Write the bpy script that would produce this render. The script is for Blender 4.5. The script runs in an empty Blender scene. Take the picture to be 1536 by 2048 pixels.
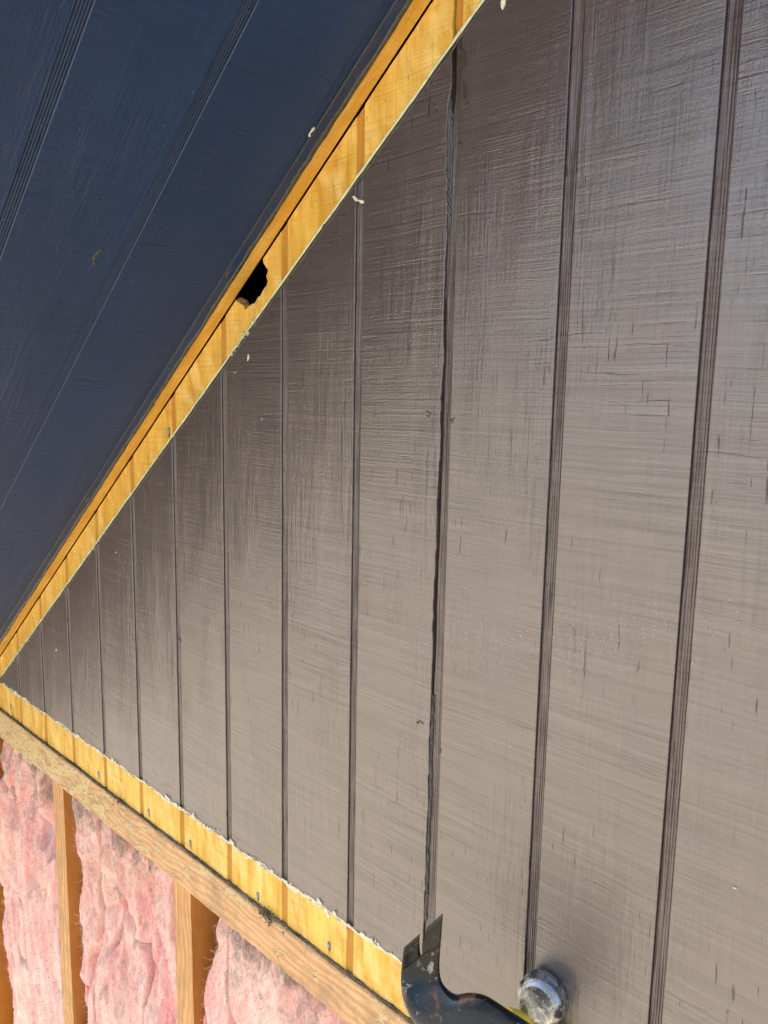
import bpy, bmesh, math, random
import numpy as np
from mathutils import Vector, Matrix
random.seed(7); rng = np.random.default_rng(7)
SC = bpy.context.scene; COL = SC.collection

# ---------------------------------------------------------------- camera
F = 1545.0; CX, CY = 768.0, 1024.0; D = 0.48
R = np.array([[0.72041932, 0.11523363, -0.68389854],
              [0.69329477, -0.09350357, 0.71456242],
              [0.01839467, -0.98892785, -0.14725265]])      # world <- camera (x right, y down, z forward)
cam_d = bpy.data.cameras.new('camera'); cam = bpy.data.objects.new('camera', cam_d); COL.objects.link(cam)
cam_d.sensor_fit = 'VERTICAL'; cam_d.sensor_height = 24.0; cam_d.lens = 24.0*F/2048.0
cam_d.clip_start = 0.01; cam_d.clip_end = 2000
M4 = Matrix(((R[0][0], -R[0][1], -R[0][2], 0), (R[1][0], -R[1][1], -R[1][2], -D), (R[2][0], -R[2][1], -R[2][2], 0), (0, 0, 0, 1)))
cam.matrix_world = M4
SC.camera = cam
# ---------------------------------------------------------------- world, sun, exposure
SUN_EL, SUN_AZ = math.radians(46), math.radians(-99)        # azimuth from the wall's outward normal: the sun stands behind the house, the wall is in its shade
sd = Vector((math.sin(SUN_AZ)*math.cos(SUN_EL), -math.cos(SUN_AZ)*math.cos(SUN_EL), math.sin(SUN_EL)))
w = bpy.data.worlds.new('World'); SC.world = w; w.use_nodes = True
nt = w.node_tree; bg = nt.nodes['Background']
sky = nt.nodes.new('ShaderNodeTexSky'); sky.sky_type = 'NISHITA'; sky.sun_disc = False
sky.sun_elevation = SUN_EL; sky.sun_rotation = math.atan2(sd.x, sd.y)
sky.dust_density = 6.0; sky.air_density = 1.0; sky.ozone_density = 0.4
nt.links.new(sky.outputs[0], bg.inputs[0]); bg.inputs[1].default_value = 0.15
sl = bpy.data.lights.new('sun', 'SUN'); sl.energy = 3.7; sl.angle = math.radians(.6); sl.color = (1, .94, .86)
so = bpy.data.objects.new('sun', sl); COL.objects.link(so)
so.rotation_euler = sd.to_track_quat('Z', 'Y').to_euler()
SC.view_settings.view_transform = 'Standard'; SC.view_settings.look = 'None'; SC.view_settings.gamma = 1
SC.view_settings.use_curve_mapping = False; SC.view_settings.exposure = 2.02

# ---------------------------------------------------------------- geometry constants (metres)
MS = 0.786; CS = 1.307*D                  # rake line on the wall: z = MS*x + CS
GX0, GP, GW = -0.1905, 0.1015, 0.0095     # grooves of the siding
BAND_T, BAND_B = -0.5150, -0.5640         # stripped band under the paint
def ray(px, py): return R @ np.array([px-CX, py-CY, F])
def W(px, py, y=0.0):
    d = ray(px, py); t = (y+D)/d[1]; return np.array([0, -D, 0])+d*t
def rake(x): return MS*x+CS
def pix(v):
    c = R.T @ (np.array(v)-np.array([0, -D, 0])); return (CX+F*c[0]/c[2], CY+F*c[1]/c[2])
HK = 1.13
def ath(px, py, depth): return at(px, py, depth*HK)
def at(px, py, depth): return Vector(np.array([0, -D, 0]) + ray(px, py)*depth/F)

# ---------------------------------------------------------------- object helpers
def empty(name, loc, label, cat, group=None, mat=None):
    o = bpy.data.objects.new(name, None); COL.objects.link(o); o.empty_display_size = .05
    o.matrix_world = mat if mat is not None else Matrix.Translation(loc)
    o['label'] = label; o['category'] = cat
    if group: o['group'] = group
    return o
def mesh(name, verts, faces, mat, parent=None, local=False, smooth=False, label=None, kind=None, loc=None):
    """verts in world coordinates unless local; parented without any offset of its own"""
    me = bpy.data.meshes.new(name)
    vs = [Vector(v) for v in verts]
    o = bpy.data.objects.new(name, me); COL.objects.link(o)
    if parent is not None:
        o.parent = parent
        if not local:
            inv = ROOTINV[parent.name] if parent.name in ROOTINV else parent.matrix_world.inverted()
            vs = [inv @ v for v in vs]
    elif loc is not None:
        vs = [v-Vector(loc) for v in vs]; o.location = loc
    me.from_pydata(vs, [], faces); me.validate(); me.update()
    bm = bmesh.new(); bm.from_mesh(me); bmesh.ops.recalc_face_normals(bm, faces=bm.faces[:]); bm.to_mesh(me); bm.free()
    me.materials.append(mat)
    if smooth: me.shade_smooth()
    if label: o['label'] = label
    if kind: o['kind'] = kind
    return o
ROOTINV = {}
def root(name, loc, label, cat, group=None, mat=None):
    o = empty(name, loc, label, cat, group, mat)
    ROOTINV[o.name] = (mat if mat is not None else Matrix.Translation(loc)).inverted()
    return o
def prism(front, offs):
    """polygon `front` (list of Vectors) extruded by vector offs"""
    n = len(front); vs = [Vector(p) for p in front]+[Vector(p)+Vector(offs) for p in front]
    fs = [tuple(range(n)), tuple(range(2*n-1, n-1, -1))]+[(i, (i+1) % n, n+(i+1) % n, n+i) for i in range(n)]
    return vs, fs
def box(x0, x1, y0, y1, z0, z1):
    return prism([(x0, y0, z0), (x1, y0, z0), (x1, y0, z1), (x0, y0, z1)], (0, y1-y0, 0))
def fnoise(x, seed=0):
    x = np.asarray(x, float); i = np.floor(x).astype(int); f = x-i; f = f*f*(3-2*f)
    h = lambda k: (np.sin((k+seed*57.3)*127.1)*43758.5453) % 1
    return h(i)*(1-f)+h(i+1)*f-.5
def n2(x, y, seed=0):
    xi = np.floor(x); yi = np.floor(y); fx = x-xi; fy = y-yi
    fx = fx*fx*fx*(fx*(fx*6-15)+10); fy = fy*fy*fy*(fy*(fy*6-15)+10)
    h = lambda a, b: (np.sin(a*127.1+b*311.7+seed*74.7)*43758.5453) % 1
    return (h(xi, yi)*(1-fx)+h(xi+1, yi)*fx)*(1-fy)+(h(xi, yi+1)*(1-fx)+h(xi+1, yi+1)*fx)*fy
def fbm(x, y, o=4, seed=0):
    s = 0; a = 1; t = 0
    for k in range(o):
        s = s+a*n2(x*2**k, y*2**k, seed+k*3); t += a; a *= .5
    return s/t

# ---------------------------------------------------------------- material helpers
class NB:
    def __init__(s, name):
        s.m = bpy.data.materials.new(name); s.m.use_nodes = True; s.t = s.m.node_tree
        s.b = s.t.nodes['Principled BSDF']; s.n = s.t.nodes; s._pos = None; s._obj = None
    def put(s, sock, v):
        if isinstance(v, bpy.types.NodeSocket): s.t.links.new(v, sock)
        else:
            if hasattr(sock.default_value, '__len__') and not hasattr(v, '__len__'): v = (v,)*len(sock.default_value)
            if hasattr(v, '__len__') and len(sock.default_value) == 4 and len(v) == 3: v = (*v, 1)
            sock.default_value = v
    def pos(s):
        if s._pos is None: s._pos = s.n.new('ShaderNodeNewGeometry').outputs['Position']
        return s._pos
    def obj(s):
        if s._obj is None: s._obj = s.n.new('ShaderNodeTexCoord').outputs['Object']
        return s._obj
    def rnd(s): return s.n.new('ShaderNodeObjectInfo').outputs['Random']
    def xyz(s, v):
        n = s.n.new('ShaderNodeSeparateXYZ'); s.put(n.inputs[0], v); return n.outputs
    def vec(s, x, y, z):
        n = s.n.new('ShaderNodeCombineXYZ')
        for i, q in enumerate((x, y, z)): s.put(n.inputs[i], q)
        return n.outputs[0]
    def ma(s, op, a, b=0.0, c=None, clamp=False):
        n = s.n.new('ShaderNodeMath'); n.operation = op; n.use_clamp = clamp
        s.put(n.inputs[0], a); s.put(n.inputs[1], b)
        if c is not None: s.put(n.inputs[2], c)
        return n.outputs[0]
    def mul(s, *a):
        r = a[0]
        for q in a[1:]: r = s.ma('MULTIPLY', r, q)
        return r
    def add(s, *a):
        r = a[0]
        for q in a[1:]: r = s.ma('ADD', r, q)
        return r
    def scale(s, v, sc):
        n = s.n.new('ShaderNodeVectorMath'); n.operation = 'MULTIPLY'; s.put(n.inputs[0], v); s.put(n.inputs[1], sc); return n.outputs[0]
    def vadd(s, v, q):
        n = s.n.new('ShaderNodeVectorMath'); n.operation = 'ADD'; s.put(n.inputs[0], v); s.put(n.inputs[1], q); return n.outputs[0]
    def noise(s, v, sc=1.0, det=2.0, rough=.5, dist=0.0, col=False):
        n = s.n.new('ShaderNodeTexNoise'); s.put(n.inputs['Vector'], v)
        s.put(n.inputs['Scale'], sc); s.put(n.inputs['Detail'], det); s.put(n.inputs['Roughness'], rough); s.put(n.inputs['Distortion'], dist)
        return n.outputs['Color' if col else 'Fac']
    def wave(s, v, sc, dist, det=2, dsc=1.0):
        n = s.n.new('ShaderNodeTexWave'); n.wave_type = 'BANDS'; n.bands_direction = 'X'; s.put(n.inputs['Vector'], v); s.put(n.inputs['Scale'], sc)
        s.put(n.inputs['Distortion'], dist); s.put(n.inputs['Detail'], det); s.put(n.inputs['Detail Scale'], dsc); return n.outputs['Fac']
    def mr(s, v, a, b, c=0.0, d=1.0, smooth=False):
        n = s.n.new('ShaderNodeMapRange'); n.clamp = True
        if smooth: n.interpolation_type = 'SMOOTHSTEP'
        for i, q in enumerate((v, a, b, c, d)): s.put(n.inputs[i], q)
        return n.outputs[0]
    def mix(s, f, a, b):
        n = s.n.new('ShaderNodeMix'); n.data_type = 'RGBA'; s.put(n.inputs[0], f); s.put(n.inputs[6], a); s.put(n.inputs[7], b); return n.outputs[2]
    def mixf(s, f, a, b):
        n = s.n.new('ShaderNodeMix'); n.data_type = 'FLOAT'; s.put(n.inputs[0], f); s.put(n.inputs[2], a); s.put(n.inputs[3], b); return n.outputs[0]
    def bump(s, h, dist=.001, st=1.0, nrm=None):
        n = s.n.new('ShaderNodeBump'); s.put(n.inputs['Height'], h); s.put(n.inputs['Distance'], dist); s.put(n.inputs['Strength'], st)
        if nrm is not None: s.put(n.inputs['Normal'], nrm)
        s.put(s.b.inputs['Normal'], n.outputs[0]); return n.outputs[0]
    def out(s, col=None, rough=None, spec=None, ior=None):
        if col is not None: s.put(s.b.inputs['Base Color'], col)
        if rough is not None: s.put(s.b.inputs['Roughness'], rough)
        if spec is not None: s.put(s.b.inputs['Specular IOR Level'], spec)
        if ior is not None: s.put(s.b.inputs['IOR'], ior)
        return s.m

PAINT = (0.056, 0.0388, 0.0370)
def siding_material(name, frame, groove=False, paint=PAINT, pspec=1.0, prough=.35, ior=1.76):
    """frame 'wall': u = world x, v = world z.  frame 'soffit': u = object y (outwards), v = object x (along the rake)"""
    b = NB(name)
    X, Y, Z = b.xyz(b.pos())[:3]
    if frame == 'wall': u, v = X, Z
    else:
        o = b.xyz(b.obj()); u, v = o[1], o[0]
    r = b.mul(b.rnd(), 37.0)
    # --- where the trim stood: bare wood
    if frame == 'wall':
        dr = b.ma('SUBTRACT', b.ma('MULTIPLY_ADD', X, MS, CS), Z)
        wr = b.ma('MULTIPLY_ADD', X, .0167, .0533+.0167*.37)
        jag = b.mul(b.ma('SUBTRACT', b.noise(b.vec(u, 0, v), 110, 4, .65), .5), .009)
        jag0 = b.mul(b.ma('SUBTRACT', b.noise(b.vec(u, 3, v), 30, 4, .65), .5), .008)
        f1 = b.mr(b.ma('SUBTRACT', dr, b.add(wr, b.mul(jag, .25), b.mul(jag0, .3))), -.0003, .0003, 1, 0)
        f2 = b.mr(b.ma('SUBTRACT', Z, b.add(jag, jag0, BAND_T)), -.0003, .0003, 1, 0)
        bare = b.ma('MAXIMUM', f1, f2)
    else:
        jag = b.mul(b.ma('SUBTRACT', b.noise(b.vec(u, 0, v), 30, 3, .6), .5), .0016)
        bare = b.mr(b.ma('SUBTRACT', u, b.add(jag, .0160)), -.0003, .0003, 1, 0)
    painted = b.ma('SUBTRACT', 1.0, bare)
    # --- relief shared by wood and paint
    uv = b.vec(u, r, v)
    wob = b.mul(b.ma('SUBTRACT', b.noise(b.vec(b.mul(u, 9.0), r, b.mul(v, 6.0)), 1, 2), .5), .006)
    vs = b.add(v, wob)
    reg1 = b.mr(b.noise(uv, 7, 2), .40, .62)                 # regions with strong saw kerfs
    reg2 = b.mr(b.noise(b.vec(b.mul(u, 2.5), r, b.mul(v, .8)), 8, 2), .42, .62)
    kerf = b.noise(b.vec(b.mul(u, 6.0), r, b.mul(vs, 560.0)), 1, 3, .65)
    kerf2 = b.noise(b.vec(b.mul(u, 14.0), 5.0, b.mul(vs, 130.0)), 1, 2, .5)
    kerfd = b.mr(b.noise(b.vec(b.mul(u, 15.0), 9.0, b.mul(vs, 230.0)), 1, 3, .6), .30, .40, 0, 1)   # 0 inside deep kerfs
    grain = b.noise(b.vec(b.mul(u, 560.0), r, b.mul(v, 18.0)), 1, 3, .6)
    grain2 = b.noise(b.vec(b.mul(u, 130.0), r, b.mul(v, 13.0)), 1, 3, .55, 1.1)
    chk = b.mr(b.noise(b.vec(b.mul(u, 560.0), r, b.mul(v, 38.0)), 1, 2, .5), .265, .315, 0, 1)        # 0 inside checks
    chk = b.ma('MAXIMUM', chk, b.mr(b.noise(uv, 11, 2), .47, .55, 1, 0))
    fine = b.noise(uv, 1500, 2, .6)
    orange = b.noise(uv, 520, 2, .5)
    # a patch of tiny dried bubbles in the paint, about level with the middle of the wall
    bub = b.mr(b.ma('ABSOLUTE', b.add(v, .305, b.mul(b.noise(b.vec(u, 0, 2.0), 6, 2), -.06))), .012, .045, 1, 0)
    bub = b.mul(bub, b.mr(b.noise(uv, 30, 3), .45, .6), b.mr(u, -.52, -.42), painted) if frame == 'wall' else 0.0
    h = b.mul(kerf, b.mixf(reg1, .40, 1.05))
    h = b.add(h, b.mul(kerf2, .5), b.mul(kerfd, b.mixf(reg1, .15, .6)), b.mul(grain, b.mixf(reg2, .25, 1.1)), b.mul(grain2, b.mixf(reg2, .35, 2.0)),
              b.mul(chk, .9), b.mul(orange, .45), b.mul(fine, b.mixf(bub, .12, .45)), b.mul(painted, 1.2))
    # --- paint colour
    big = b.noise(uv, 5, 3)
    pc = b.mix(b.mr(big, .3, .7), tuple(c*.88 for c in paint), tuple(c*1.14 for c in paint))
    dirt = b.mr(b.noise(b.vec(b.mul(u, 300.0), r, b.mul(v, 60.0)), 1, 3, .7), .62, .80)
    pc = b.mix(b.mul(dirt, .18), pc, (.16, .14, .12))
    pc = b.mix(b.mul(b.ma('SUBTRACT', 1.0, b.ma('MINIMUM', chk, b.mixf(reg1, 1.0, kerfd))), .65), pc, tuple(c*.35 for c in paint))
    if groove:
        rib = b.mr(b.noise(b.vec(b.mul(u, 900.0), r, b.mul(v, 12.0)), 1, 2), .3, .7)
        pc = b.mix(rib, tuple(c*.55 for c in paint), pc)
    kt = b.add(b.mul(b.ma('SUBTRACT', kerf, .5), b.mixf(reg1, 1.0, 1.9)), b.mul(b.ma('SUBTRACT', grain, .5), b.mixf(reg2, .1, .8)), b.mul(b.ma('SUBTRACT', kerf2, .5), .5))
    kt = b.ma('MINIMUM', b.ma('MAXIMUM', b.add(1.0, b.mul(kt, .55 if frame == 'wall' else .22)), .5), 1.5)
    pc = b.scale(pc, b.vec(kt, kt, kt))  # relief shading of kerfs and grain multiplied into the paint colour
    # --- bare wood colour
    band = b.noise(b.vec(b.mul(u, 75.0), r, b.mul(v, 16.0)), 1, 3, .5, .6)
    fig = b.noise(b.vec(b.mul(b.add(u, b.mul(v, .35)), 55.0), r, b.mul(v, 22.0)), 1, 2, .5, .5)
    wc = b.mix(b.mr(band, .30, .70), (.60, .32, .036), (.83, .56, .125))
    wc = b.mix(b.mul(b.mr(fig, .48, .72), .65), wc, (.88, .66, .26))
    sawl = b.noise(b.vec(b.mul(u, 12.0), r, b.mul(vs, 480.0)), 1, 2, .6)
    wc = b.mix(b.mr(sawl, .52, .75, 0, .40), wc, (.45, .21, .03))
    gl = b.mr(b.noise(b.vec(b.mul(u, 420.0), r, b.mul(v, 16.0)), 1, 2, .5), .60, .72)
    wc = b.mix(b.mul(gl, .45), wc, (.42, .17, .02))
    spk = b.mr(b.noise(b.vec(b.mul(u, 420.0), r, b.mul(v, 120.0)), 1, 2, .6), .70, .76)
    spk = b.mul(spk, b.mr(b.noise(uv, 24, 2), .42, .56))
    wc = b.mix(b.mul(spk, .8), wc, (.14, .065, .02))
    stn = b.mr(b.noise(uv, 38, 4, .7), .58, .74)
    wc = b.mix(b.mul(stn, .50), wc, (.40, .22, .06))
    if groove: wc = b.mix(.72, wc, (.44, .18, .015))
    elif frame == 'soffit': wc = b.mix(.55, wc, (.44, .21, .02))
    col = b.mix(bare, pc, wc)
    rough = b.mixf(bare, b.mixf(b.mr(big, .3, .7), prough-.03, prough+.05), .62)
    spec = b.mixf(bare, b.mul(pspec, b.mr(kt, .85, 1.12, .84, 1.06), b.mixf(chk, .5, 1.0)), .35)
    b.bump(h, .00050 if not groove else .0003, 1.0)
    return b.out(col, rough, spec, b.mixf(bare, ior, 1.45))

M_wall = siding_material('painted_siding', 'wall')
M_groove = siding_material('painted_siding_groove', 'wall', groove=True, paint=(.115, .083, .076), prough=.40, pspec=1.0, ior=1.6)  # same paint as the planks, lightened to offset shade in the recess
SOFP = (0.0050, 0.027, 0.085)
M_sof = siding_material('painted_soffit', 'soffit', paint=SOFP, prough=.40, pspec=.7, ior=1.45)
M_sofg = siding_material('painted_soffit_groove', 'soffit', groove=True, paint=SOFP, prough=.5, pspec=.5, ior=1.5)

def flat_mat(name, c1, c2, sc=60, rough=.6, spec=.4, bmp=.0004, detail=4, stretch=(1, 1, 1)):
    b = NB(name); v = b.scale(b.pos(), stretch)
    n = b.noise(v, sc, detail, .6)
    b.bump(b.noise(v, sc*2.5, 3, .6), bmp, .8)
    return b.out(b.mix(b.mr(n, .35, .65), c1, c2), rough, spec)
M_caulk = flat_mat('pale_caulk', (.46, .50, .30), (.66, .68, .50), 160, .55)
M_primer = flat_mat('white_primer', (.60, .52, .33), (.82, .76, .60), 300, .7)
M_lip = flat_mat('paint_lip', (.022, .024, .018), (.05, .052, .036), 200, .32, .6)
M_dark = flat_mat('dark_cavity', (.002, .002, .002), (.005, .004, .004), 30, .9, .1)  # near-black colour stands in for the shade inside hole and joint
M_nail = flat_mat('galvanised_nail', (.16, .17, .18), (.42, .44, .45), 900, .4, .6)
M_fleck = flat_mat('white_fleck', (.66, .62, .50), (.80, .78, .70), 400, .7)
M_dustsp = flat_mat('dust_speck', (.05, .06, .06), (.16, .17, .15), 300, .7)
M_knot = flat_mat('painted_knot', (.030, .024, .020), (.070, .056, .046), 500, .32, .8)
M_splint = flat_mat('torn_painted_wood', (.050, .050, .056), (.135, .130, .140), 300, .45, .7, .0006, 3, (3, 1, .25))
M_shine = flat_mat('wet_sealant', (.006, .006, .006), (.012, .012, .012), 600, .08, 1.0, .0022)

def wood_mat(name, axis='x', light=(.60, .36, .155), dark=(.34, .155, .045), smear=False, sat=1.0):
    b = NB(name); o = b.xyz(b.obj())
    a, c, e = {'x': (o[0], o[1], o[2]), 'z': (o[2], o[1], o[0])}[axis]      # along, through, across
    kn = b.noise(b.vec(b.mul(a, 8.0), b.mul(c, 10.0), b.mul(e, 18.0)), 1, 2, .5)
    ring = b.wave(b.vec(b.add(e, b.mul(kn, .042), b.mul(c, .3)), 0.0, b.mul(a, .02)), 34, .8, 3, 2.5)
    fib = b.noise(b.vec(b.mul(a, 14.0), b.mul(c, 500.0), b.mul(e, 500.0)), 1, 3, .6)
    blot = b.noise(b.obj(), 22, 4, .65)
    col = b.mix(b.mr(ring, .2, 1.0, 0, .50), light, dark)
    col = b.mix(b.mr(fib, .45, .75, 0, .45), col, tuple(q*.55 for q in dark))
    col = b.mix(b.mul(b.mr(blot, .45, .66), .6), col, (.30, .19, .10))
    gr_ = b.mr(b.noise(b.scale(b.obj(), (1, 1, 1)), 70, 5, .75), .58, .72)
    col = b.mix(b.mul(gr_, .5), col, (.13, .10, .065))
    h = b.add(b.mul(fib, .5), b.mul(ring, .35))
    if smear:
        X = b.xyz(b.pos())[0]; Z = b.xyz(b.pos())[2]
        n1 = b.noise(b.vec(b.mul(X, 26.0), 0, b.mul(Z, 60.0)), 1, 4, .62, .3)
        m = b.mr(b.add(n1, b.mr(X, -1.36, -.72, .16, -.05)), .54, .575)
        m = b.ma('MAXIMUM', m, b.mul(b.mr(b.add(n1, b.mul(b.ma('SUBTRACT', Z, -.572), 5.0)), .52, .55), b.mr(X, -.80, -.45, 1, .3)))
        holes = b.mr(b.noise(b.vec(b.mul(X, 150.0), 0, b.mul(Z, 260.0)), 1, 3, .6), .36, .42)
        sc = b.mix(b.noise(b.obj(), 120, 3), (.66, .50, .26), (.52, .38, .17))
        sc = b.mix(holes, (.20, .15, .07), sc)
        col = b.mix(m, col, sc); h = b.add(h, b.mul(m, 2.0), b.mul(b.mul(m, holes), 1.0))
        dirt = b.mr(b.add(b.noise(b.obj(), 260, 3, .7), b.mul(b.ma('SUBTRACT', Z, -.5715), 60.0)), .62, .86)
        col = b.mix(b.mul(dirt, .75), col, (.16, .14, .10))
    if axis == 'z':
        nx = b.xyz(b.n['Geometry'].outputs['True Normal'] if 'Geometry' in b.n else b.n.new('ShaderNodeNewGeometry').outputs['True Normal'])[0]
        col = b.mix(b.mr(nx, .6, .8, 0, .8), col, (.44, .165, .018))  # shaded look of the right-hand side faces, put into the colour
    b.bump(h, .0005, .8)
    return b.out(col, .65, .3)
M_plate = wood_mat('plate_wood', 'x', (.70, .42, .21), (.44, .21, .075), smear=True)
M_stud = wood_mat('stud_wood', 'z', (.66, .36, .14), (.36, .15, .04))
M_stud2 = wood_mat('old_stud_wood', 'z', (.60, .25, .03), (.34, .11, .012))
M_sheath = wood_mat('sheathing_wood', 'x', (.62, .26, .04), (.36, .12, .014))
M_strip = wood_mat('batten_wood', 'x', (.42, .235, .115), (.24, .115, .05))
M_dirt = flat_mat('gritty_dirt', (.10, .09, .065), (.34, .30, .22), 500, .9, .1, .001)

# ---------------------------------------------------------------- ground
gb = NB('lawn'); gn = gb.noise(gb.pos(), .6, 6, .6)
gcol = gb.mix(gb.mr(gn, .35, .65), (.265, .237, .185), (.34, .31, .25))
M_lawn = gb.out(gcol, .95, .1)
g = mesh('ground', [(-600, -600, -3.0), (600, -600, -3.0), (600, 600, -3.0), (-600, 600, -3.0)], [(0, 1, 2, 3)], M_lawn)
g['kind'] = 'structure'

# ================================================================ gable wall: planks and grooves
XR = 0.72; XL = -1.62; TH = .0125
wall = root('gable_wall', (-.4, 0, BAND_B), 'brown painted gable wall of grooved vertical siding with a bare yellow band where the trim was', 'wall')
def seam_left(z):        # right edge of the plank left of the open sheet joint
    return None
# crack measured in the photograph (left px, right px, py)
crack_px = [(903, 915, 92), (903, 914, 180), (898, 901, 300), (895, 898, 420), (892, 897, 500), (887, 895, 600), (887, 893, 700), (881.5, 890, 800),
            (879, 887, 900), (874.5, 883, 1000), (872, 880, 1100), (866.5, 875, 1200), (864.5, 872.5, 1300), (862.5, 869, 1380), (859, 866, 1450),
            (857.5, 864.5, 1500), (856, 862.5, 1600), (851.5, 858, 1700), (848.5, 854, 1800), (846, 851, 1850), (840, 845, 2000)]
cr = []
for a, b_, y in crack_px:
    pa, pb = W(a, y), W(b_, y, .0035); cr.append((pa[2], pa[0], pb[0]))
cr.sort(); crz = [q[0] for q in cr]; cra = [q[1] for q in cr]; crb = [q[2] for q in cr]
ed_px = [(903, 92), (902.5, 180), (897, 196), (892, 262), (892.5, 340), (894, 400), (893, 480), (889, 560), (887, 610)]
edz = sorted([(W(a, y)[2], W(a, y)[0]) for a, y in ed_px]); ez = [q[0] for q in edz]; ex = [q[1] for q in edz]
def edge_x(z): return float(np.interp(z, ez, ex)) if z > ez[0] else float(np.interp(z, crz, cra))
def notch_pts():         # hole torn in the siding next to the soffit, clockwise from the rake line
    q_ = [W(px, py) for px, py in [(525, 521), (531, 533), (535, 541), (532, 551), (535, 563), (530, 574), (523, 585), (513, 598), (507, 607), (497, 611), (491, 619), (484, 608), (478, 605), (471, 602)]]
    o_ = []; r_ = random.Random(4)
    for a, b_ in zip(q_[:-1], q_[1:]):
        o_.append(a)
        for t in (.33, .66): o_.append(a+(b_-a)*t+np.array([r_.uniform(-.0007, .0007), 0, r_.uniform(-.0009, .0009)]))
    return o_+[q_[-1]]
GK = list(range(-9, 14))
def gx(k): return GX0-GP*k
def plank(k):
    """plank between groove k+1 (left) and groove k (right)"""
    x0 = gx(k+1)+GW/2; x1 = gx(k)-GW/2
    x0 = max(x0, XL); x1 = min(x1, XR)
    if x1-x0 < .004: return
    zb = BAND_B
    pts = []
    n = 12                                                   # bottom edge, left to right
    for i in range(n+1):
        x = x0+(x1-x0)*i/n; pts.append((x, zb+.0016*float(fnoise(x*180, 3))+(.0015 if 0 < i < n else 0)*random.uniform(-.4, .4)))
    if k == 2:                                               # ragged right edge at the sheet joint
        pts = [p for p in pts if p[0] < min(x1, cra[0])-.001]
        for z in np.arange(zb, rake(x1)-.006, .006):
            xx = edge_x(z) + .0012*float(fnoise(z*160, 9)) + .0006*float(fnoise(z*700, 4))
            pts.append((min(xx, x1+.004), float(z)))
        x1 = pts[-1][0]
    top = []
    for i in range(n+1):
        x = x1+(x0-x1)*i/n; top.append((x, rake(x)-.0012+.0006*float(fnoise(x*140, 5))))
    nt_ = notch_pts()
    if x0 < nt_[8][0] < x1:
        a, b2 = nt_[0][0], nt_[-1][0]
        pre = [t for t in top if t[0] > a+.001]; post = [t for t in top if t[0] < b2-.001]
        mid = [(nt_[0][0], rake(nt_[0][0])-.001)] + [(p[0], p[2]) for p in nt_[1:-1]] + [(b2, rake(b2)-.001)]
        top = pre+mid+post
    top = [(x, max(z, zb+.001)) for x, z in top]
    if rake(x1) < zb+.004: return
    if rake(x0) < zb+.002:
        xc = (zb+.002-CS)/MS; pts = [p for p in pts if p[0] > xc]; top = [p for p in top if p[0] > xc]
    poly = [Vector((x, 0, z)) for x, z in pts+top]
    vs, fs = prism(poly, (0, TH, 0))
    o = mesh('plank', vs, fs, M_wall, wall)
    bv = o.modifiers.new('edge', 'BEVEL'); bv.width = .0007; bv.segments = 2; bv.limit_method = 'ANGLE'; bv.angle_limit = math.radians(50)
for k in GK: plank(k)
def groove(k):
    x0, x1 = gx(k)-GW/2, gx(k)+GW/2
    if x1 > XR: return
    zt = rake(x0)-.001; zb = BAND_B+.0005
    if zt < zb+.01: return
    n = 22; nz = max(2, int((zt-zb)/.01)); vs = []; fs = []
    for j in range(nz+1):
        z = zb+(zt-zb)*j/nz
        a = x0-.0004
        if k == 2: a = float(np.interp(z, crz, crb))+.0008*float(fnoise(z*300, 2))
        for i in range(n+1):
            t = i/n; x = a+(x1+.0004-a)*t
            xv = a+(x1+.0004-a)*t; inb = z > rake(xv)-.050 or z < BAND_T
            y = (.0028 - .0010*(0.5-.5*math.cos(t*2*math.pi*5.5+.8)) + .0003*float(fnoise(z*40+i*7.7, k+3)))*(.55 if inb else 1)
            if i <= 1 and not inb: y = .0040
            zt_ = rake(x)-.0012; vs.append((x, y, zb+(zt_-zb)*j/nz))
    for j in range(nz):
        for i in range(n):
            q = j*(n+1)+i; fs.append((q, q+1, q+n+2, q+n+1))
    # close the back so that it is a solid strip
    base = len(vs); xa = vs[0][0]
    vs += [(vs[0][0], TH, zb), (x1+.0004, TH, zb), (x1+.0004, TH, rake(x1)-.0012), (vs[nz*(n+1)][0], TH, zt)]
    fs += [(base, base+1, base+2, base+3)]
    fs += [tuple([base]+[j*(n+1) for j in range(nz+1)]+[base+3])]
    fs += [tuple([base+1]+[j*(n+1)+n for j in range(nz+1)]+[base+2])]
    mesh('groove_floor', vs, fs, M_groove, wall, smooth=False)
for k in GK: groove(k)
# splintered wedge beside the open joint (upper part), lying at groove level with slanting fibres
def px_poly(pp, y): return [Vector(W(a, b_, y)) for a, b_ in pp]
for q, (pp, yy) in enumerate([
        ([(897, 188), (902, 200), (905.5, 290), (904, 372), (901, 388), (896, 330), (893, 255), (895, 215)], .0012),
        ([(892, 260), (897, 280), (903, 360), (902, 392), (898, 470), (895, 480), (893, 380)], .0020),
        ([(893, 400), (897, 430), (896, 520), (892, 600), (888.5, 600), (890, 500)], .0024)]):
    vs, fs = prism(px_poly(pp, yy), (0, .004, 0)); mesh('splinter', vs, fs, M_splint, wall)
# slanting fibres across the wedge
vs = []; fs = []
for i in range(15):
    y0 = 205+i*15; xa = 896.5-(i*.25); p = [W(xa, y0, .0006), W(xa+9, y0+24, .0010), W(xa+8.4, y0+30, .0012), W(xa-.5, y0+7, .0010)]
    b0 = len(vs); v_, f_ = prism([Vector(q) for q in p], (0, .0015, 0)); vs += v_; fs += [tuple(b0+t for t in f) for f in f_]
mesh('torn_fibre', vs, fs, M_splint, wall, kind='stuff')
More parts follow.
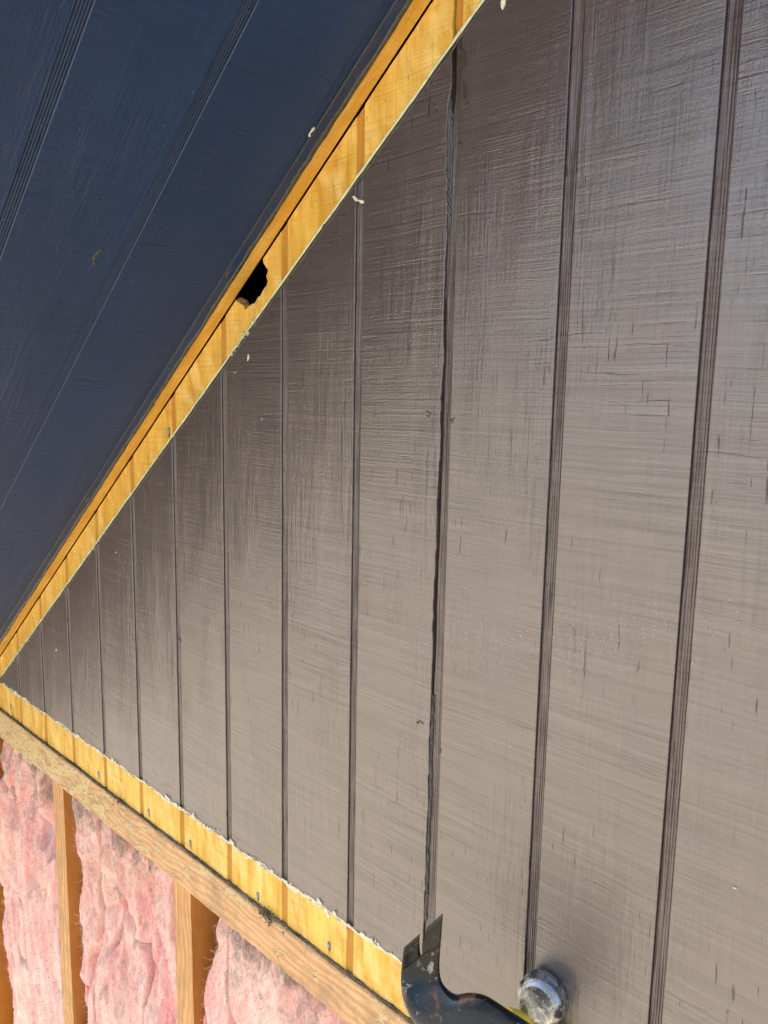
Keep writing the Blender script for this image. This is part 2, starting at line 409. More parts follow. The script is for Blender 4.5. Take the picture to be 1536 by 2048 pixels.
# chips at the joint's right lip
for pp in [[(915, 92), (922, 96), (931, 108), (929, 128), (921, 140), (917, 128), (923, 116), (916, 108)], [(925, 165), (931, 172), (930, 196), (926, 197)],
           [(916, 280), (921, 284), (922, 290), (917, 291)]]:
    vs, fs = prism(px_poly(pp, -.0012), (0, .002, 0)); mesh('raised_chip', vs, fs, M_knot, wall)
# sealant in the lower part of the joint
def ridge(name, pts, nrm, width, height, mat, parent, jag=.4, seed=1, local=False, kind=None, sub=3, label=None):
    P_ = [Vector(p) for p in pts]; N_ = Vector(nrm).normalized(); vs = []; fs = []; m = 6
    for i, p in enumerate(P_):
        t = (P_[min(i+1, len(P_)-1)]-P_[max(i-1, 0)]).normalized(); s_ = N_.cross(t).normalized()
        wv = width(i/(len(P_)-1)) if callable(width) else width
        w1 = wv*(1+jag*2*float(fnoise(i*.37, seed))+jag*float(fnoise(i*1.3, seed+2))); w2 = wv*(1+jag*2*float(fnoise(i*.29, seed+5))+jag*float(fnoise(i*1.1, seed+7)))
        w1 = max(w1, wv*.08); w2 = max(w2, wv*.08); hh = height*(1+.6*float(fnoise(i*.7, seed+9)))
        for j in range(m+1):
            a = math.pi*j/m; q = math.cos(a)
            vs.append(p+s_*(q*(w1 if q > 0 else w2))*.5+N_*(math.sin(a)*hh-.0002))
    for i in range(len(P_)-1):
        for j in range(m):
            q = i*(m+1)+j; fs.append((q, q+1, q+m+2, q+m+1))
        q = i*(m+1); fs.append((q, q+m+1, q+2*m+1, q+m))
    fs += [tuple(range(m+1)), tuple(range((len(P_)-1)*(m+1), len(P_)*(m+1)))]
    return mesh(name, vs, fs, mat, parent, local=local, kind=kind, label=label)
zz = np.arange(W(850, 1840)[2], W(864, 1385)[2], .0022)
ridge('sealant_bead', [(float(np.interp(z, crz, cra))+.0016, .0015, float(z)) for z in zz], (0, -1, 0), .0030, .0016, M_shine, wall, .7, 11)

# pale caulk line along the lower edge of the rake strip, and its dark paint lip
def strip_w(x): return .0533+.0167*(x+.37)
xs = np.arange(-1.385, .60, .004)
ridge('caulk_line', [(float(x), 0, rake(x)-strip_w(x)) for x in xs], (0, -1, 0), lambda t: .0022+.0022*max(0, (t-.42)/.58), .0012, M_caulk, wall, .45, 21)
ridge('paint_lip', [(float(x)+.0018, 0, rake(x)-strip_w(x)-.0022) for x in xs], (0, -1, 0), .0030, .0008, M_lip, wall, .5, 31)
# primer flakes along the bottom edge of the paint
xs = np.arange(-1.385, .60, .003)
ridge('primer_line', [(float(x), 0, BAND_T+.001+.0022*float(fnoise(x*60, 8))+.0012*float(fnoise(x*230, 2))) for x in xs], (0, -1, 0), .0024, .0010, M_primer, wall, .9, 41)
vs = []; fs = []
for i in range(650):
    x = random.uniform(-1.38, .5); d = fnoise(x*14, 77)
    if d < -.12 and random.random() < .8: continue
    z = BAND_T+random.gauss(.0012, .0024); s_ = random.choice([random.uniform(.0005, .0018), random.uniform(.0005, .0022), random.uniform(.0016, .0042)]); a0 = random.random()*6
    pp = [Vector((x+s_*random.uniform(.5, 1.3)*math.cos(a0+j*1.25), random.uniform(-.0016, -.0006), z+s_*random.uniform(.4, 1)*math.sin(a0+j*1.25))) for j in range(5)]
    b0 = len(vs); v_, f_ = prism(pp, (0, .0012, 0)); vs += v_; fs += [tuple(b0+t for t in f) for f in f_]
mesh('primer_flakes', vs, fs, M_primer, wall, kind='stuff')
# same, sparser, along the rake where caulk crumbled
vs = []; fs = []
for i in range(110):
    x = random.choice([random.gauss(-1.0, .035), random.gauss(-1.31, .05), random.uniform(-1.38, -.6), random.gauss(-.66, .012)])
    z = rake(x)-strip_w(x)+random.gauss(-.0006, .0018); s_ = random.uniform(.0005, .0018); a0 = random.random()*6
    pp = [Vector((x+s_*math.cos(a0+j*1.25), random.uniform(-.0018, -.0008), z+s_*random.uniform(.5, 1.2)*math.sin(a0+j*1.25))) for j in range(5)]
    b0 = len(vs); v_, f_ = prism(pp, (0, .0014, 0)); vs += v_; fs += [tuple(b0+t for t in f) for f in f_]
mesh('caulk_crumbs', vs, fs, M_caulk, wall, kind='stuff')
# pale specks painted in place of glints, about level with the wall's middle
M_glint = flat_mat('painted_glint', (.34, .31, .28), (.50, .46, .42), 300, .25, 1.0, .0001)
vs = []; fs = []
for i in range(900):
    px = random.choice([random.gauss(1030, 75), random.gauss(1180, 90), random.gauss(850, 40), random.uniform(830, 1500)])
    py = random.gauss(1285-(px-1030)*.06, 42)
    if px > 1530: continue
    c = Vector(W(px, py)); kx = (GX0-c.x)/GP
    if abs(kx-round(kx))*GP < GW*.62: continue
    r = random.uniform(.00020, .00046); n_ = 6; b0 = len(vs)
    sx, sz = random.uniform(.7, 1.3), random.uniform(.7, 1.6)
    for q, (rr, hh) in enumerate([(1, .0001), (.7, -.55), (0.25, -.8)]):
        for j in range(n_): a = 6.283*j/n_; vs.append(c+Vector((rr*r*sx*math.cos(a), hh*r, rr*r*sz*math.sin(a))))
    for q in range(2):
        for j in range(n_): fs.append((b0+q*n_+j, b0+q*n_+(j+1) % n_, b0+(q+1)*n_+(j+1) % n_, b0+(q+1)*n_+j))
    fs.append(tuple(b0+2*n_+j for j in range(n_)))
mesh('glint_specks', vs, fs, M_glint, wall, kind='stuff', smooth=True)
# nails in the bare strips: a head sunk in a torn slot
def nail(px, py, r=.0024):
    c = Vector(W(px, py)); vs = []; fs = []
    n = 12; el = random.uniform(1.3, 1.7)
    for ring_, (rr, yy) in enumerate([(0, -.0011), (.7, -.0011), (1, -.0006), (1, .0005)]):
        for j in range(n):
            a = 2*math.pi*j/n; vs.append(c+Vector((rr*r*math.cos(a), yy, rr*r*math.sin(a)*el)))
    for q in range(3):
        for j in range(n): fs.append((q*n+j, q*n+(j+1) % n, (q+1)*n+(j+1) % n, (q+1)*n+j))
    mesh('nail_head', vs, fs, M_nail, wall, smooth=True)
    pp = [c+Vector((x, -.0003, z)) for x, z in [(-.0018, .002), (.0004, .0045), (.0030, .0035), (.0034, -.001), (.0020, -.0085), (.0006, -.006), (-.001, -.004)]]
    v_, f_ = prism(pp, (0, .0008, 0)); mesh('nail_slot', v_, f_, M_knot, wall)
for px, py in [(197, 1547), (297, 1623), (380, 1685), (515, 1790), (657, 1890), (21, 1412), (82, 1421), (337, 862)]: nail(px, py)
# knots, dents and white flecks on the paint
def crescent(px, py, r, a0, a1, wd, mat=M_knot, parent=wall):
    a1 = a0+(a1-a0)*.6; 
    c = Vector(W(px, py)); pts = [c+Vector((r*(1+.35*float(fnoise(a*2.1, px)))*math.cos(a), 0, r*.6*(1+.5*float(fnoise(a*2.7, py)))*math.sin(a))) for a in np.linspace(a0, a1, 12)]
    ridge('dent_edge', pts, (0, -1, 0), wd, .0010, mat, parent, .8, int(px))
crescent(850, 828, .0048, -.9, 2.4, .0022); crescent(878, 214, .004, 2.2, 5.6, .0020); crescent(578, 562, .0045, .6, 4.9, .0024)
crescent(842, 1450, .0045, 1.0, 4.6, .0018); crescent(876, 1500, .003, -1, 2, .0012); crescent(900, 838, .003, -1.5, 1.8, .0022); crescent(652, 452, .004, 2.0, 4.4, .0020)
crescent(928, 207, .0040, -1.7, 1.7, .0016); crescent(540, 630, .003, 0, 3, .0016); crescent(360, 1283, .004, .5, 3.5, .0016)
for px, py, L, a in [(713, 398, .0045, -.6), (724, 404, .004, -.4), (497, 715, .004, 1.3), (1008, 5, .006, 1.35), (470, 745, .0010, .4), (113, 1300, .003, 1.3),
                     (1470, 1775, .0014, .1), (524, 838, .0012, 1.4), (232, 1105, .0014, .9), (795, 645, .0006, 0)]:
    c = Vector(W(px, py)); d_ = Vector((math.cos(a), 0, math.sin(a))); e_ = Vector((-d_.z, 0, d_.x))
    pp = []
    for j in range(13):
        t = 2*math.pi*j/13; pp.append(c+d_*(L*.85*math.cos(t)*random.uniform(.5, 1.3))+e_*(L*.30*math.sin(t)*random.uniform(.3, 1.5))+Vector((0, -.0009, 0)))
    v_, f_ = prism(pp, (0, .0016, 0)); mesh('paint_fleck', v_, f_, M_fleck, wall)
# near-black sheet added behind the siding as the dark of hole and joint
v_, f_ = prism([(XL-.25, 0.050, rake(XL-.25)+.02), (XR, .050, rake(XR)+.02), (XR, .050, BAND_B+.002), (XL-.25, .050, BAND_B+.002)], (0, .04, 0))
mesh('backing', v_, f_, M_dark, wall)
v_, f_ = prism(px_poly([(468, 600), (476, 602), (482, 606), (490, 617), (496, 612), (489, 600), (480, 594)], .006), (0, .004, 0)); mesh('torn_lip', v_, f_, M_strip, wall)

# ================================================================ soffit
al = Vector((1, 0, MS)).normalized(); dn = Vector((MS, 0, -1)).normalized()      # along the rake, out of the soffit's face
o0 = Vector((-1.85, 0, rake(-1.85)))
ms = Matrix((( al.x, 0, -dn.x, o0.x), (0, -1, 0, o0.y), (al.z, 0, -dn.z, o0.z), (0, 0, 0, 1)))   # local X along, Y outwards, Z up into the roof
sof = root('roof_soffit', None, 'dark slate soffit boards sloping over the gable wall', 'soffit', mat=ms)
SL = 5.5
def sboard(s0, s1):
    n = 60; vs = []; fs = []
    prof = [(s0, TH), (s0, .0006), (s0+.0007, 0), (s1-.0007, 0), (s1, .0006), (s1, TH)]
    for x in (0, SL):
        for s_, h in prof: vs.append((x, s_, h))
    m = len(prof); fs = [(i, (i+1) % m, m+(i+1) % m, m+i) for i in range(m)]+[tuple(range(m)), tuple(range(2*m-1, m-1, -1))]
    return mesh('soffit_board', vs, fs, M_sof, sof, local=True)
SG = [.0345, .1360, .2375]
ed = [0.0006]+[q for g_ in SG for q in (g_-GW/2, g_+GW/2)]+[.330]
for i in range(0, len(ed), 2): sboard(ed[i], ed[i+1])
for s_ in SG:
    vs = []; fs = []; n = 20
    for x in (0, SL):
        for i in range(n+1):
            t = i/n; vs.append((x, s_-GW/2-.0003+(GW+.0006)*t, .0016-.00035*(.5-.5*math.cos(t*2*math.pi*4.6))))
        vs.append((x, s_+GW/2+.0003, TH)); vs.append((x, s_-GW/2-.0003, TH))
    m = n+3; fs = [(i, (i+1) % m, m+(i+1) % m, m+i) for i in range(m)]+[tuple(range(m)), tuple(range(2*m-1, m-1, -1))]
    mesh('soffit_groove', vs, fs, M_sofg, sof, local=True)
xs = np.arange(.3, 3.0, .005)
ridge('paint_ridge', [(float(x), .0178+.0006*float(fnoise(x*20, 3)), 0) for x in xs], (0, 0, -1), .0050, .0016, M_lip, sof, .25, 51, local=True)
ridge('paint_ridge', [(float(x), .0290+.0004*float(fnoise(x*20, 6)), 0) for x in xs], (0, 0, -1), .0014, .0007, M_lip, sof, .5, 61, local=True)
def S(px, py):
    d = Vector(ray(px, py)); o = Vector((0, -D, 0)); t = (CS-o.z+MS*o.x)/(d.z-MS*d.x); return ms.inverted() @ (o+d*t)
def sdent(px, py, r, mat=M_lip):
    c = S(px, py); ridge('dent_edge', [c+Vector((r*math.cos(a)*1.4, r*.6*math.sin(a), 0)) for a in np.linspace(.3, 2.9, 12)], (0, 0, -1), r*.7, .0009, mat, sof, .8, int(px), local=True)
sdent(198, 516, .0060); sdent(460, 548, .0035); sdent(178, 1000, .004); sdent(625, 265, .003, M_caulk)
for i in range(40):
    px, py = random.uniform(0, 560), random.uniform(0, 1000)
    if px > 760-.66*py-40 or px < 0: continue
    c = S(px, py); r = random.choice([.0004, .0005, .0006, .0009]); a = random.random()*3
    pp = [c+Vector((r*math.cos(t)*random.uniform(.6, 1.5), r*.5*math.sin(t), -.0006)) for t in np.linspace(0, 6.28, 6)[:-1]]
    vs, fs = prism(pp, (0, 0, .0008)); mesh('dust_speck', vs, fs, M_dustsp, sof, local=True)
# roof over the soffit and the wall
vs, fs = prism([(-.2, -.6, .030), (SL, -.6, .030), (SL, .35, .030), (-.2, .35, .030)], (0, 0, .05))
rf = mesh('roof_deck', vs, fs, M_dark, sof, local=True)  # coloured near-black so the torn hole looks dark inside
vs, fs = prism([(-.2, .3305, .0), (SL, .3305, 0), (SL, .3500, 0), (-.2, .3500, 0)], (0, 0, .029))
mesh('fascia', vs, fs, M_lip, sof, local=True)

# ================================================================ framing below the band
PF = -.0036                                    # front face of the plate
PLT, PLB = -.5652, -.6170
def rough_box(x0, x1, y0, y1, z0, z1, n, amp, seed, axis='x'):
    """long timber with slightly wandering arrises"""
    vs = []; fs = []; m = 12
    for i in range(n+1):
        t = i/n
        c = [(-1, -1), (-.9, -1.0), (.9, -1.0), (1, -1), (1, -.9), (1, .9), (1, 1), (.9, 1), (-.9, 1), (-1, 1), (-1, .9), (-1, -.9)]
        for j, (p, q) in enumerate(c):
            k = amp*(float(fnoise(t*n*.35+j*11.3, seed))+.6*float(fnoise(t*n*1.1+j*5.1, seed+1)))
            k2 = amp*float(fnoise(t*n*.4+j*7.7, seed+2))
            if axis == 'x': vs.append((x0+(x1-x0)*t, (y0+y1)/2+p*(y1-y0)/2+k2*.4, (z0+z1)/2+q*(z1-z0)/2+k))
            else: vs.append(((x0+x1)/2+q*(x1-x0)/2+k, (y0+y1)/2+p*(y1-y0)/2+k2*.4, z0+(z1-z0)*t))
    for i in range(n):
        for j in range(m): fs.append((i*m+j, i*m+(j+1) % m, (i+1)*m+(j+1) % m, (i+1)*m+j))
    fs += [tuple(range(m)), tuple(range(n*m, n*m+m))]
    return vs, fs
plate = root('top_plate', (-.6, 0, PLB), 'long pine plate with smears of dried adhesive running under the bare yellow band', 'plank')
vs, fs = rough_box(-1.62, .62, PF, .034, PLB, PLT, 260, .0022, 5); mesh('timber', vs, fs, M_plate, plate)
# thin brown batten wedged on the left between siding and plate
pp = [Vector((x, PF+.001, z)) for x, z in [(-1.50, -.5880), (-1.30, -.5830), (-1.10, -.5765), (-.95, -.5715), (-.80, -.5680), (-.80, -.5660), (-1.0, -.5655), (-1.2, -.5655), (-1.5, -.5655)]]
vs, fs = prism(pp, (0, .006, 0)); bt = mesh('wood_batten', vs, fs, M_strip, None, loc=(-1.2, PF, -.575)); bt['label'] = 'thin brown tapering batten between the yellow band and the plate, at the far left'; bt['category'] = 'batten'
# grit on the ledge
vs = []; fs = []
def grit(n, fx, fz, smin, smax, ymin, ymax):
    for i in range(n):
        x, z = fx(), fz(); s_ = random.uniform(smin, smax); y = random.uniform(ymin, ymax)
        c = Vector((x, y, z)); q = [c+Vector((random.uniform(-1, 1), random.uniform(-1, 1), random.uniform(-1, 1)))*s_ for _ in range(4)]
        b0 = len(vs); vs.extend(q); fs.extend([(b0, b0+1, b0+2), (b0, b0+2, b0+3), (b0, b0+3, b0+1), (b0+1, b0+3, b0+2)])
grit(2600, lambda: random.uniform(-1.45, .4), lambda: PLT+abs(random.gauss(0, .0012))+.0004, .0004, .0016, PF+.0004, -.0004)
grit(160, lambda: random.gauss(W(540, 1838)[0], .008), lambda: PLT+random.gauss(-.001, .0035), .0008, .0028, PF-.003, -.0004)
grit(70, lambda: random.gauss(W(245, 1600)[0], .012), lambda: PLT+random.gauss(-.001, .003), .0008, .0022, PF-.002, -.0004)
mesh('ledge_grit', vs, fs, M_dirt, plate, kind='stuff')

SF = .004
def stud(x0, x1, mat, label, zt=PLB+.0005):
    o = root('wall_stud', ((x0+x1)/2, .05, -1.7), label, 'stud', 'pine studs between the insulation')
    vs, fs = rough_box(x0, x1, SF, .093, -1.7, zt-.001, 60, .0014, int(abs(x0)*100), 'z'); mesh('timber', vs, fs, mat, o)
    return o
sx1 = W(110, 1650, SF)[0]; sx2 = W(350, 1850, SF)[0]
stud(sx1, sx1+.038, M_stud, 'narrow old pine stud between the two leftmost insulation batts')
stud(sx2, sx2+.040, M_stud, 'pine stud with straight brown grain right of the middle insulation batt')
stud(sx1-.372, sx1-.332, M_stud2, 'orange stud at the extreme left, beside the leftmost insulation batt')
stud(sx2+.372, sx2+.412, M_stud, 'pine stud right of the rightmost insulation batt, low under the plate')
vs, fs = box(-1.95, .62, .0945, .106, -1.75, BAND_B-.058); ob = mesh('sheathing_board', vs, fs, M_sheath, None, loc=(-.6, .1, -1.75))
ob['label'] = 'orange brown sheathing board seen in the gaps behind the insulation'; ob['category'] = 'board'

# the house behind and below the wall (it shades the wall and the near ground)
HX = 2.45; he = .107
vs, fs = prism([(-1.72, he, -3.0), (6.62, he, -3.0), (6.62, he, rake(-1.72)-.03), (HX, he, rake(HX)-.03), (-1.72, he, rake(-1.72)-.03)], (0, 6, 0))
hb_ = mesh('house_body', vs, fs, M_lip, None, loc=(2.45, 3, -3)); hb_['label'] = 'brown house body behind the gable wall'; hb_['category'] = 'house'
vs, fs = box(-1.72, 6.62, 0, .104, -3.0, -1.76); lw = mesh('lower_wall', vs, fs, M_lip, None, loc=(2.45, 0, -3)); lw['label'] = 'plain brown wall under the open insulation bays'; lw['category'] = 'wall'
vs, fs = box(.725, 6.62, 0, .104, -1.75, -.62); lw = mesh('side_wall', vs, fs, M_lip, None, loc=(2.45, 0, -1.7)); lw['label'] = 'plain brown wall right of the open insulation bays'; lw['category'] = 'wall'

# ---- insulation
def insul_mat():
    b = NB('pink_insulation'); p = b.pos(); X, Y, Z = b.xyz(p)[:3]
    wv = b.scale(b.vadd(b.noise(b.scale(p, (9, 9, 5)), 1, 2, .5, 0, True), (-.5, -.5, -.5)), .03); q = b.vadd(p, wv)
    a = b.noise(b.scale(q, (13, 13, 5)), 1, 3, .5)
    c = b.noise(b.scale(q, (46, 46, 14)), 1, 5, .68)
    col = b.mix(b.mr(a, .36, .60), (.74, .27, .25), (.84, .50, .41))
    col = b.mix(b.mr(c, .46, .68, 0, .70), col, (.88, .70, .60))
    col = b.mix(b.mr(c, .44, .30, 0, .5), col, (.66, .18, .15))
    tan = b.mr(b.noise(p, 8, 3, .5), .52, .7)
    col = b.mix(b.mul(tan, .40), col, (.62, .42, .27))
    g1 = b.noise(b.scale(q, (1, 1, .7)), 21, 6, .70)
    top = b.mr(Z, -.78, -.63, -.02, .14)
    dirt = b.mr(b.add(g1, top), .585, .70)
    col = b.mix(b.mul(dirt, .75), col, (.20, .15, .095))
    sp = b.mr(b.noise(b.scale(p, (1, 1, .55)), 260, 3, .6), .67, .73)
    col = b.mix(b.mul(sp, .45), col, (.15, .10, .07))
    strands = b.noise(b.scale(q, (420, 420, 90)), 1, 4, .75)
    col = b.mix(b.mr(strands, .48, .74, 0, .6), col, (.95, .82, .74))
    b.bump(b.add(b.mul(strands, 1.0), b.mul(c, 1.0)), .0024, .8)
    b.put(b.b.inputs['Subsurface Weight'], .45); b.put(b.b.inputs['Subsurface Radius'], (.012, .006, .005)); b.put(b.b.inputs['Subsurface Scale'], .6)
    b.put(b.b.inputs['Sheen Weight'], .25)
    return b.out(col, .95, .1)
M_ins = insul_mat()
def batt(x0, x1, label, seed, left_in=None, right_in=None, bulge=.03, zt=PLB+.006):
    o = root('insulation_batt', ((x0+x1)/2, .05, -1.7), label, 'insulation', 'pink fibreglass batts between the studs')
    dx = .0016; nx = int((x1-x0)/dx); zs = np.concatenate([np.arange(zt, -1.18, -.0018), np.arange(-1.18, -1.70, -.008)]); nz = len(zs)
    U, Zg = np.meshgrid(np.linspace(0, 1, nx), zs)
    lo = x0 + (left_in(Zg) if left_in else 0*Zg) + .006*(fbm(Zg*0+seed, Zg*38, 3, seed)-.5)
    hi = x1 - (right_in(Zg) if right_in else 0*Zg) + .006*(fbm(Zg*0+seed+9, Zg*38, 3, seed+4)-.5)
    X = lo+(hi-lo)*U
    e = np.clip(np.minimum(U, 1-U)*15, 0, 1); prof = np.sqrt(1-(1-e)**2)
    topf = np.clip((zt-Zg)/.05, 0, 1); topf = np.sqrt(1-(1-topf)**2)*.6+.4
    wx = X+.05*(fbm(X*7, Zg*4, 3, seed+11)-.5)
    sk = X+.16*(Zg+.6)*np.sin(seed*1.7)+.09*(fbm(X*3, Zg*3, 2, seed+50)-.5); ridged = 1-np.abs(2*fbm(sk*12, Zg*2.4, 3, seed+2)-1)
    ridged2 = 1-np.abs(2*fbm(wx*30+4, Zg*8, 3, seed+6)-1)
    lump = fbm(wx*24, Zg*17, 5, seed+20)
    fine = fbm(X*120, Zg*80, 3, seed+30)
    crease = np.exp(-((fbm(wx*8, Zg*3.0, 3, seed+40)-.5)/.022)**2)
    Yv = .080 - prof*topf*(.056+bulge*(fbm(X*6, Zg*5, 2, seed+3)-.3)) - prof*(.038*(ridged-.6)+.013*(ridged2-.6)+.016*(lump-.5)+.005*(fine-.5)) + prof*.022*crease
    lim = SF+.003; Yv = np.where(Yv < lim, lim-(lim-Yv)*.18, Yv); Yv = np.where((Zg > PLB-.012) & (Yv < .036), .036, Yv)
    vs = np.stack([X, Yv, Zg], -1).reshape(-1, 3)
    i = np.arange(nz-1)[:, None]*nx+np.arange(nx-1)[None, :]; i = i.ravel()
    fs = np.stack([i, i+1, i+nx+1, i+nx], -1)
    me = bpy.data.meshes.new('fluff'); inv = np.array([(x0+x1)/2, .05, -1.7])
    me.vertices.add(len(vs)); me.vertices.foreach_set('co', (vs-inv).ravel().astype(np.float32))
    me.loops.add(len(fs)*4); me.loops.foreach_set('vertex_index', fs.ravel().astype(np.int32))
    me.polygons.add(len(fs)); me.polygons.foreach_set('loop_start', (np.arange(len(fs))*4).astype(np.int32)); me.polygons.foreach_set('loop_total', np.full(len(fs), 4, np.int32))
    me.update(calc_edges=True); me.validate(); me.materials.append(M_ins); me.shade_smooth()
    ob = bpy.data.objects.new('fluff', me); COL.objects.link(ob); ob.parent = o
    # loose fibres standing off the surface
    fv = []; ff = []
    idx = rng.integers(0, len(vs), 9000)
    for q in idx:
        p = Vector(vs[q]);
        if p.z < -1.2 or p.z > zt-.01: continue
        d_ = Vector((random.gauss(0, 1), -abs(random.gauss(0, .5)), random.gauss(0, 1))).normalized(); L = random.uniform(.003, .013); wd = .00022
        s_ = d_.cross(Vector((0, 1, 0))).normalized()*wd; c2 = Vector((random.gauss(0, 1), random.gauss(0, 1), random.gauss(0, 1)))*L*.2
        b0 = len(fv)
        for t in (0, .35, .7, 1):
            cc = p+d_*(L*t)+c2*math.sin(t*3.1); fv += [cc-s_, cc+s_]
        ff += [(b0+2*t, b0+2*t+1, b0+2*t+3, b0+2*t+2) for t in range(3)]
    mesh('loose_fibre', fv, ff, M_ins, o, kind='stuff')
    return o
sm = lambda z, a, b_: np.clip((z-a)/(b_-a), 0, 1)**2*(3-2*np.clip((z-a)/(b_-a), 0, 1))
batt(sx1-.330, sx1-.001, 'pink insulation batt at the far left, dirty grey at its top', 3, left_in=lambda z: .055*sm(z, -.86, -.68)+.008, bulge=.03)
batt(sx1+.040, sx2-.001, 'wide middle insulation batt with deep folds, between the two long studs', 8, left_in=lambda z: -.001+.012*np.exp(-((z+.77)/.05)**2), bulge=.03)
batt(sx2+.044, sx2+.370, 'rightmost pink insulation batt with dark stains, under the plate beside the orange gap', 14, left_in=lambda z: .001+.030*sm(z, -.78, -.66), bulge=.03)

# ================================================================ hammer
hc = ath(960, 2080, .50)
ham = root('claw_hammer', hc, 'claw hammer with chipped dark blue head and worn steel face at the bottom edge', 'hammer')
def metal(name, base, chip, rust, rough, thr=(.56, .60), metallic=.0, sc=140, base2=None):
    b = NB(name); p = b.obj()
    if base2: base = b.mix(b.mr(b.add(b.xyz(p)[2], b.mul(b.noise(p, 90, 3), .03)), .052, .060), base, base2)
    n1 = b.noise(p, sc, 5, .65, .3); n2_ = b.noise(p, sc*.35, 4, .6)
    m = b.mul(b.mr(n1, thr[0], thr[1]), b.mr(n2_, .42, .55)); m = b.ma('MAXIMUM', m, b.mr(b.noise(b.scale(p, (1, 6, 1)), sc*3, 2, .6), .70, .74, 0, .6))
    rm = b.mul(b.mr(b.noise(b.vadd(p, (3, 1, 2)), 70, 3, .6), .60, .66), .9)
    col = b.mix(rm, b.mix(m, base, chip), rust)
    b.put(b.b.inputs['Metallic'], b.ma('MAXIMUM', b.mul(m, .7), metallic)); b.bump(b.add(b.mul(m, -1.0), b.mul(n1, .8)), .0006, .8)
    return b.out(col, b.mixf(m, rough, .46), .30)
M_hblue = metal('chipped_blue_paint', (.004, .014, .026), (.26, .27, .26), (.11, .045, .025), .24, sc=85, thr=(.57, .60), base2=(.006, .006, .004))
M_hdark = metal('dark_claw_steel', (.006, .006, .004), (.07, .07, .05), (.04, .02, .015), .30, sc=85)
M_hbev = metal('claw_bevel', (.030, .025, .024), (.09, .08, .075), (.06, .04, .03), .42)
M_hface = metal('worn_face_steel', (.30, .33, .36), (.62, .60, .54), (.03, .032, .036), .27, (.50, .56), .92, 170)
M_yel = flat_mat('yellow_fibreglass', (.72, .52, .015), (.80, .62, .03), 80, .35, .5)
# claw + cheek as one lofted body: sections given as left / right outline pixels, depth and thickness
secs = [((808, 1895), (886, 1826), .500, .0018), ((805, 1915), (884, 1856), .502, .0040), ((802, 1945), (881, 1895), .506, .0062), ((802, 1972), (879, 1930), .508, .0085),
        ((808, 2005), (882, 1958), .507, .0115), ((823, 2038), (893, 1976), .503, .0150), ((850, 2072), (912, 1988), .497, .0185), ((890, 2102), (940, 1985), .490, .0220),
        ((935, 2120), (972, 1991), .484, .0240), ((985, 2140), (1012, 2016), .482, .0240), ((1040, 2165), (1062, 2048), .486, .0240)]
view = Vector(ray(850, 1950)).normalized()
def catm(v, t):
    i = int(min(math.floor(t), len(v)-2)); f = t-i; g = lambda k: np.array(v[max(0, min(len(v)-1, k))], float)
    a, b, c, d = g(i-1), g(i), g(i+1), g(i+2)
    return .5*((2*b)+(-a+c)*f+(2*a-5*b+4*c-d)*f*f+(-a+3*b-3*c+d)*f**3)
SV = [(*q[0], *q[1], q[2], q[3]) for q in secs]
def sec_pts(i, t):       # i: section (may be fractional), t in -1..1 across
    q = catm(SV, i); a = ath(q[0], q[1], q[4]+.004); b_ = ath(q[2], q[3], q[4]-.004)
    return a.lerp(b_, (t+1)/2), q[5]*HK
def loft(t0s, t1s, idx, mat, name, m=14):
    vs = []; fs = []
    for i, t0, t1 in zip(idx, t0s, t1s):
        fr = []; bk_ = []; full = (t1-t0) > 1.5
        for j in range(m+1):
            u = -math.cos(math.pi*j/m); t = t0+(t1-t0)*(u+1)/2; p, th = sec_pts(i, t)
            sharp = max(0, min(1, (6-i)/3)); dish = view*(.0045*(1-t*t)*sharp)
            pr = (max(0, 1-abs(u)**(2.3+5*sharp)))**.5
            fr.append(p+dish-view*(th*.5*pr)); bk_.append(p+dish*.5+view*(th*.5*pr))
        vs += fr+[q for q in reversed(bk_[1:-1])]
    k = 2*m
    for a in range(len(idx)-1):
        for j in range(k): fs.append((a*k+j, a*k+(j+1) % k, (a+1)*k+(j+1) % k, (a+1)*k+j))
    fs += [tuple(range(k)), tuple(range((len(idx)-1)*k, len(idx)*k))]
    return mesh(name, vs, fs, mat, ham, smooth=True)
pi_ = [0, .25, .5, .75, 1.0, 1.25, 1.5, 1.75, 1.9]
loft([-1]*9, [-.17, -.17, -.16, -.15, -.13, -.10, -.05, .01, .06], pi_, M_hdark, 'claw')
loft([.18, .16, .14, .12, .10, .08, .06, .05, .04], [1]*9, pi_, M_hdark, 'claw')
ii = list(np.arange(1.72, 10.01, .2)); loft([-1]*len(ii), [1]*len(ii), ii, M_hblue, 'head_body', 20)
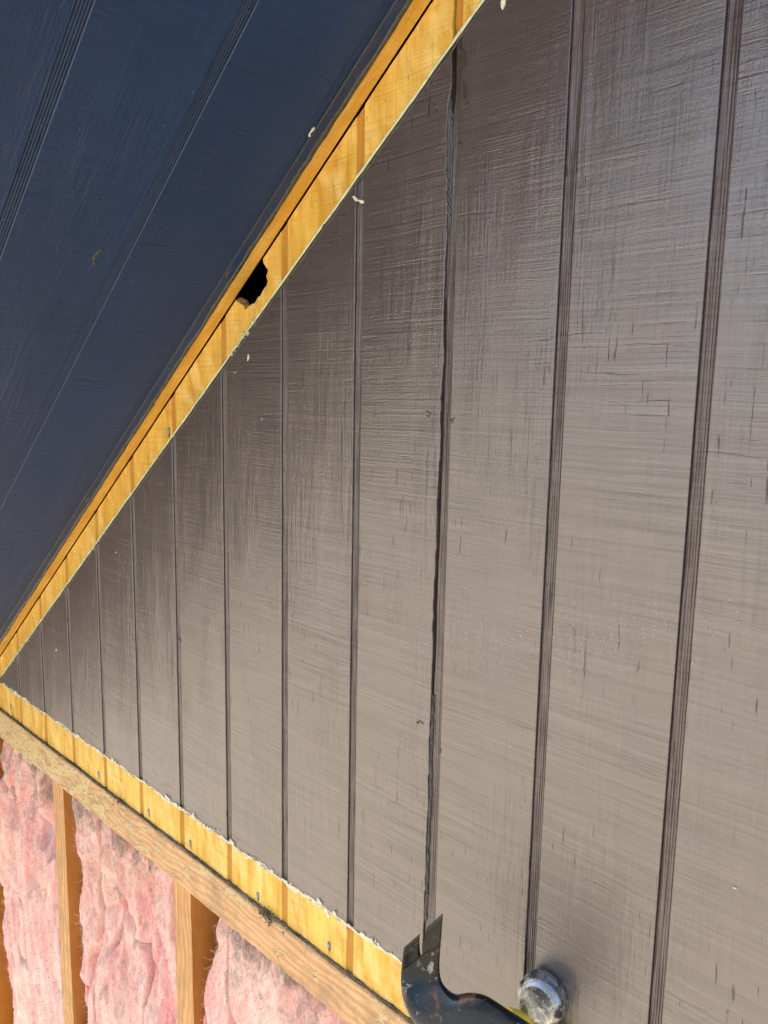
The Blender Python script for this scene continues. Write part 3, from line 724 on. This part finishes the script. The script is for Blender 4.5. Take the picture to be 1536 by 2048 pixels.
# chisel bevels at the two tips
for a, b_ in ((-.97, -.20), (.21, .97)):
    p0, _ = sec_pts(0, a); p1, _ = sec_pts(0, b_); q1, th = sec_pts(.42, b_); q0, _ = sec_pts(.42, a)
    dd = lambda t: view*(.0045*(1-t*t))
    pp = [p0+dd(a)-view*.0013, p1+dd(b_)-view*.0013, q1+dd(b_)-view*.0021, q0+dd(a)-view*.0021]
    v_, f_ = prism(pp, view*.0010); mesh('claw_bevel', v_, f_, M_hbev, ham)
# poll: short steel cylinder whose worn face is turned towards the viewer, low and left
def lathe(p0, axis, prof, mat, name, n=40):
    prof = [(d_*HK, r*HK) for d_, r in prof]
    axis = axis.normalized(); s_ = axis.cross(Vector((0, 0, 1))).normalized(); t_ = axis.cross(s_); vs = []; fs = []
    for d_, r in prof:
        for j in range(n):
            a = 2*math.pi*j/n; vs.append(p0+axis*d_+(s_*math.cos(a)+t_*math.sin(a))*r)
    for i in range(len(prof)-1):
        for j in range(n): fs.append((i*n+j, i*n+(j+1) % n, (i+1)*n+(j+1) % n, (i+1)*n+j))
    fs += [tuple(range(n)), tuple(range((len(prof)-1)*n, len(prof)*n))]
    o = mesh(name, vs, fs, mat, ham, smooth=True); o.data.set_sharp_from_angle(angle=.42)
    return o
right = Vector(R[:, 0]); down = Vector(R[:, 1])
ax2 = (-view-right*.50+down*.52).normalized()
bc = ath(1082, 1999, .520)
lathe(bc-ax2*.014*HK, ax2, [(-.014, .0090), (0, .0100), (.003, .0125), (.006, .0155), (.0075, .0163), (.0180, .0163), (.0185, .0160), (.0215, .0128), (.0218, .0124), (.0224, .0075), (.0226, .0003)], M_hface, 'striking_face', 48)
# handle: yellow shaft with a darker collar, running down out of the picture
hb = ath(1000, 2080, .508); hd = (ath(1330, 2700, .50)-ath(1090, 2080, .508)).normalized()
lathe(ath(1090, 2062, .525), hd, [(0, .0125), (.002, .0142), (.02, .0142), (.03, .0125), (.12, .0120), (.17, .0140), (.27, .0165), (.30, .0150), (.303, .010)], M_yel, 'handle')
lathe(ath(1012, 2035, .515), (ath(1090, 2062, .525)-ath(1012, 2035, .515)), [(0, .0040), (.001, .0065), (.024, .0080), (.030, .007)], M_yel, 'collar')
